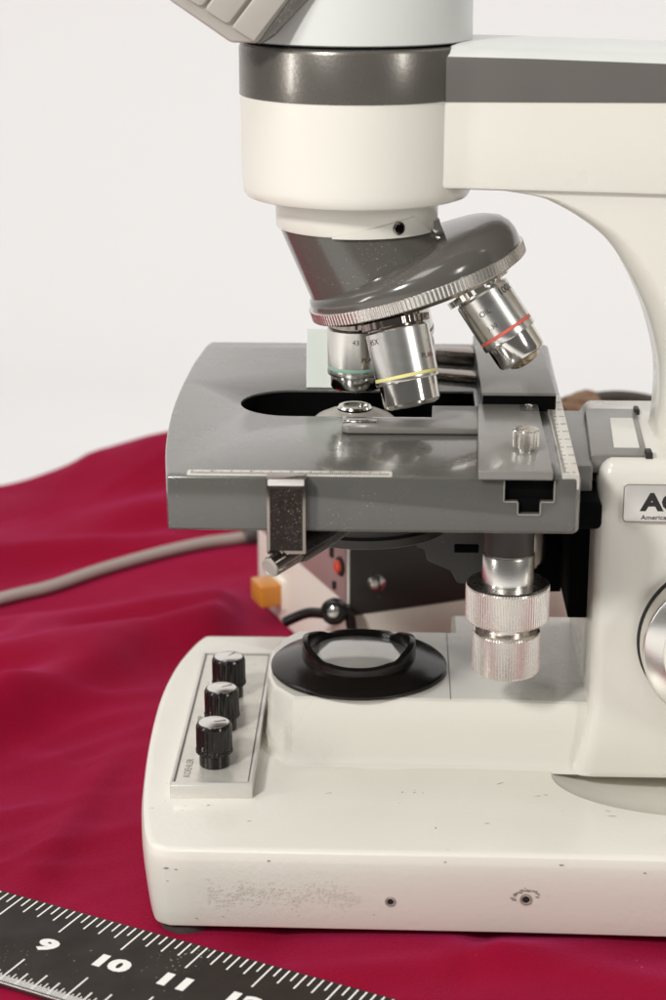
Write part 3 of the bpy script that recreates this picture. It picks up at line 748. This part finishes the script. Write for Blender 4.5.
c2 = obj('dark_cable', b, 'darkcable', None, origin=(110, 260, 100)); tag(c2, 'dark taped cable arching behind the column beyond the stage corner', 'cable')
b = BM()
def blob(bm, c, rx, ry, rz, seed):
    t = BM(); bmesh.ops.create_icosphere(t, subdivisions=4, radius=1)
    for v in t.verts:
        n_ = noise.noise(v.co * 1.9 + Vector((seed, 0, 0))) * .35 + noise.noise(v.co * 5 + Vector((0, seed, 0))) * .12
        q = v.co * (1 + n_); v.co = Vector((c[0] + q.x * rx, c[1] + q.y * ry, c[2] + q.z * rz))
    merge(bm, t)
blob(b, (109, 258, 98), 10, 6, 6.5, 3); blob(b, (94, 260, 96), 12, 5, 3.6, 8)
obj('tape_wrap', b, 'tape', c2, sharp=80)

# ================================================================== STEEL RULER in the foreground
o_ = Vector((-125.5, -79.0)); dv = Vector((17.9 + 125.5, -146.9 + 79)).normalized(); nv = Vector((dv.y, -dv.x))
if nv.y > 0: nv = -nv
RZ = 4.6
def rp(u, v, z=0): p = o_ + dv * u + nv * v; return (p.x, p.y, RZ + z)   # u along, v from the far edge toward the viewer
b = BM()
W = 50.8
cs_ = [(0, 0), (.3, 1.0), (1.0, 1.3), (W - 4, 1.3), (W - .5, 1.2), (W, 0)]
t = BM(); rings = []
for u in (-60, 260): rings.append([rp(u, v, z - 1.3) for v, z in cs_])
loft(b, rings)
RU = thing('ruler', 'black metal ruler with white inch numerals lying in front of the microscope base', 'ruler', rp(20, W / 2, -1.3))
obj('blade', b, 'rulerblack', RU, sharp=20)
# position of inch marks along u: 9 is centred under its long tick
p9 = Vector((-100.7, -118.3)) - o_; u9 = p9.dot(dv)
t9 = u9 - 3
b = BM()
# far edge: long tick at each inch, sixteenths between; ticks are square to the edge
for i in range(-16 * 4, 16 * 8):
    u = t9 + i * 25.4 / 8 * 1.0
    if i % 2 and False: pass
    k = i % 8
    l = 15.5 if k == 0 else (10.2 if k % 4 == 0 else (9.8 if k % 2 == 0 else 6.6))
    if u < -59 or u > 255: continue
    for s in ((0, .5),):
        pts = [rp(u - .33, 1.1, .012), rp(u + .33, 1.1, .012), rp(u + .33, l, .03), rp(u - .33, l, .03)]
        b.faces.new([b.verts.new(q) for q in pts])
for i in range(-32 * 4, 32 * 8):
    u = t9 + i * 25.4 / 32
    if u < -59 or u > 255: continue
    k = i % 32
    l = 15.5 if k == 0 else (10.5 if k == 16 else (8.5 if k % 8 == 0 else (6.5 if k % 4 == 0 else (5.0 if k % 2 == 0 else 3.4))))
    w_ = .32 if k % 8 == 0 else .22
    pts = [rp(u - w_, W - l, .03), rp(u + w_, W - l, .03), rp(u + w_, W - 4, .03), rp(u - w_, W - 4, .03)]
    pe = [rp(u - w_, W - 4, .03), rp(u + w_, W - 4, .03), rp(u + w_, W - 1.1, -.01), rp(u - w_, W - 1.1, -.01)]
    if l > 4.2: b.faces.new([b.verts.new(q) for q in pts])
    b.faces.new([b.verts.new(q) for q in pe])
obj('tick_marks', b, 'white', RU)
b = BM()
for k in range(-3, 8):
    s = str(9 + k)
    text(b, s, 9.6, lambda u, v, k=k: rp(t9 + 1.5 + k * 25.4 + u, 27.5 - v, .04), sx=1.5, fat=.55, align='CENTER')
obj('numerals', b, 'white', RU)
b = BM(); loft(b, [[rp(u, v, z - 1.3) for v, z in ((W - .4, 1.24), (W - .05, 1.12), (W - .05, .85), (W - .4, .85))] for u in (-60, 260)]); obj('bare_edge', b, 'satin', RU)

# ================================================================== CLOTH
def ridge(x, y, x0, y0, ang, width, height, length=1e9, soft=1.0, asym=0):
    c, s = math.cos(R(ang)), math.sin(R(ang)); u = (x - x0) * c + (y - y0) * s; v = -(x - x0) * s + (y - y0) * c
    v += 6 * math.sin(u * .021 + x0)
    w = width * (1.6 if (v > 0) == (asym > 0) and asym else 1)
    return height * math.exp(-(v / w) ** 2) * math.exp(-max(0, abs(u) - length) ** 2 / (30 ** 2))
def smooth(a, b_, x): t = min(1, max(0, (x - a) / (b_ - a))); return t * t * (3 - 2 * t)
def cloth_z(x, y):
    far = smooth(60, 200, y)
    out = max(smooth(-70, -110, x), far, smooth(190, 230, x))
    n_ = noise.noise(Vector((x * .012, y * .012, 3.1))) * 3.2 + noise.noise(Vector((x * .035, y * .035, 9.7))) * 1.6
    cu_, su_ = math.cos(R(38)), math.sin(R(38)); ua = x * cu_ + y * su_; va = -x * su_ + y * cu_
    rg = (1 - abs(noise.noise(Vector((ua * .007, va * .030, 1.7))))) ** 5 * 3.2 + (1 - abs(noise.noise(Vector((ua * .016, va * .055, 6.2))))) ** 7 * 1.7
    z = 1.2 + n_ * (.25 + .75 * out) + rg * (.15 + .85 * out) * (.25 + .55 * smooth(-.2, .4, noise.noise(Vector((x * .009, y * .009, 14)))))
    k = .10 + .9 * out
    z += k * ridge(x, y, -170, 40, 62, 11, 11.2, 90, asym=1)
    z += k * ridge(x, y, -205, -5, 55, 13, 11.2, 90)
    z += k * ridge(x, y, -140, 130, 38, 13, 15.4, 120, asym=-1)
    z += k * ridge(x, y, -225, 95, 40, 12, 11.2, 90)
    z += k * ridge(x, y, -120, 190, 28, 15, 10, 120)
    z += k * ridge(x, y, -210, 260, 20, 18, 12, 110)
    z += k * ridge(x, y, -110, -20, 75, 8, 4, 40)
    # small puckers in front of the base
    z += 2.6 * ridge(x, y, 20, -118, 15, 7, 1, 26) + 2.2 * ridge(x, y, 75, -124, -12, 8, 1, 30) - 2.0 * ridge(x, y, 48, -114, 70, 5, 1, 10) - 1.5 * ridge(x, y, -20, -112, 80, 5, 1, 8)
    z += 4.2 * max(0, noise.noise(Vector((x * .034, 5.5, .3)))) * math.exp(-((y + 113) / 9) ** 2) * smooth(-90, -60, x) - 2.5 * max(0, noise.noise(Vector((x * .05, 1.5, 7)))) * math.exp(-((y + 110) / 8) ** 2)
    # far hump behind the stage
    hx = smooth(-235, -110, x) * (1 - smooth(40, 90, x))
    z += 31 * hx * math.exp(-((y - 425) / 52) ** 2) + 12 * smooth(-190, -120, x) * (1 - smooth(40, 90, x)) * math.exp(-((y - 345) / 22) ** 2)
    # lie flat under ruler, base feet and box
    dm = 1e9
    for (xa, ya), (xb, yb) in zip(CP, CP[1:]):
        ex, ey = xb - xa, yb - ya; t_ = min(1, max(0, ((x - xa) * ex + (y - ya) * ey) / (ex * ex + ey * ey)))
        dm = min(dm, math.hypot(x - xa - ex * t_, y - ya - ey * t_))
    m_ = 1 - smooth(6, 34, dm); z = z * (1 - m_) + m_ * 5.0
    u = (Vector((x, y)) - o_).dot(dv); v = (Vector((x, y)) - o_).dot(nv)
    if -70 < u < 270:
        m_ = smooth(-14, 0, v) * (1 - smooth(W, W + 14, v)); z = z * (1 - m_) + m_ * min(z, 2.6)
    if -82 < x < 190 and -108 < y < 96: z = min(z, 4.5 if y > -100 else 4.9)
    m_ = smooth(-75, -55, x) * (1 - smooth(120, 150, x)) * smooth(95, 115, y) * (1 - smooth(240, 270, y)); z = z * (1 - m_) + m_ * min(z, .8)
    return z
b = BM(); xs = [-520 + i * 4.0 for i in range(0, 236)]; ys = [-206 + j * 3.6 for j in range(0, 190)]
grid = []
for j, y in enumerate(ys):
    row = []
    for x in xs:
        edge = 408 + 22 * smooth(-240, -120, x) + 5 * math.sin(x * .03)
        yy = y if y < edge else edge
        z = cloth_z(x, y) if y < edge + 30 else None
        if y > edge:   # hem falls away behind
            e = y - edge
            if e > 48: row.append(None); continue
            yy = edge + 10 * math.sin(min(1, e / 24) * math.pi / 2) + max(0, e - 24) * .2
            z = cloth_z(x, edge) * max(0, 1 - (e / 44) ** 2) + -1.5 * min(1, e / 44)
        row.append(b.verts.new((x, yy, z)))
    grid.append(row)
for r0, r1 in zip(grid, grid[1:]):
    for i in range(len(xs) - 1):
        q = (r0[i], r0[i + 1], r1[i + 1], r1[i])
        if all(q): b.faces.new(q)
bmesh.ops.delete(b, geom=[v for v in b.verts if not v.link_faces], context='VERTS')
cl_ = obj('velvet_cloth', b, 'cloth', None, sharp=180, origin=(0, 0, 0)); tag(cl_, 'rumpled crimson velvet cloth spread under the microscope', 'cloth')

# ================================================================== BACKDROP
b = BM(); prof = [(-1500, -5), (500, -5), (700, -5)]
for k in range(1, 13): a = R(90 * k / 12); prof.append((700 + 350 * math.sin(a), -5 + 350 * (1 - math.cos(a))))
prof.append((1050, 1700))
for (y0, z0), (y1, z1) in zip(prof, prof[1:]):
    b.faces.new([b.verts.new(p) for p in ((-2200, y0, z0), (2200, y0, z0), (2200, y1, z1), (-2200, y1, z1))])
bmesh.ops.remove_doubles(b, verts=b.verts, dist=.1)
bd = obj('backdrop', b, 'paper', None, sharp=60, origin=(0, 0, 0)); bd['kind'] = 'structure'

# ================================================================== LIGHTS, WORLD, CAMERA
def area(name, loc, target, size, power, color=(1, 1, 1), sizey=None):
    l = bpy.data.lights.new(name, 'AREA'); l.energy = power; l.color = color; l.size = size
    if sizey: l.shape = 'RECTANGLE'; l.size_y = sizey
    o = bpy.data.objects.new(name, l); COL.objects.link(o); o.location = loc
    o.rotation_euler = (Vector(target) - Vector(loc)).to_track_quat('-Z', 'Y').to_euler(); return o
area('key_softbox', (-1.05, -.5, .46), (0, 0, .12), .09, 3.2, (1, .98, .95), .42)
area('side_softbox', (.95, -.95, .70), (.03, 0, .12), .14, 3.6, (1, .98, .95), .36)
area('overhead_softbox', (-.25, -.45, 1.25), (0, 0, .1), .45, 3.6, (1, .98, .96))
area('front_softbox', (-.62, -.98, .95), (0, 0, .10), .16, 12.5, (1, .985, .96))
area('backdrop_light', (-.9, .35, 1.3), (0, 1.05, .35), .8, 4.2, (1, .985, .98))
area('backdrop_light', (.9, .35, 1.3), (0, 1.05, .35), .8, 8.2, (1, .985, .98))

w = bpy.data.worlds.new('World'); sc.world = w; w.use_nodes = True
w.node_tree.nodes['Background'].inputs[0].default_value = (.92, .90, .87, 1); w.node_tree.nodes['Background'].inputs[1].default_value = .13

cam = bpy.data.cameras.new('camera'); co = bpy.data.objects.new('camera', cam); COL.objects.link(co)
P_, Y_ = R(17.5), R(1.88)
co.location = (.0144, -.6999, .348)
f = Vector((-math.sin(Y_) * math.cos(P_), math.cos(Y_) * math.cos(P_), -math.sin(P_)))
r_ = Vector((math.cos(Y_), math.sin(Y_), 0)); u_ = r_.cross(f)
m = Matrix((r_, u_, -f)).transposed().to_4x4(); m.translation = co.location; co.matrix_world = m
cam.sensor_fit = 'VERTICAL'; cam.sensor_height = 24; cam.sensor_width = 36; cam.lens = 46.8
cam.clip_start = .01; cam.clip_end = 20
cam.dof.use_dof = True; cam.dof.focus_distance = .70; cam.dof.aperture_fstop = 8
sc.camera = co
sc.view_settings.view_transform = 'Standard'; sc.view_settings.look = 'None'; sc.view_settings.exposure = 0; sc.view_settings.gamma = 1
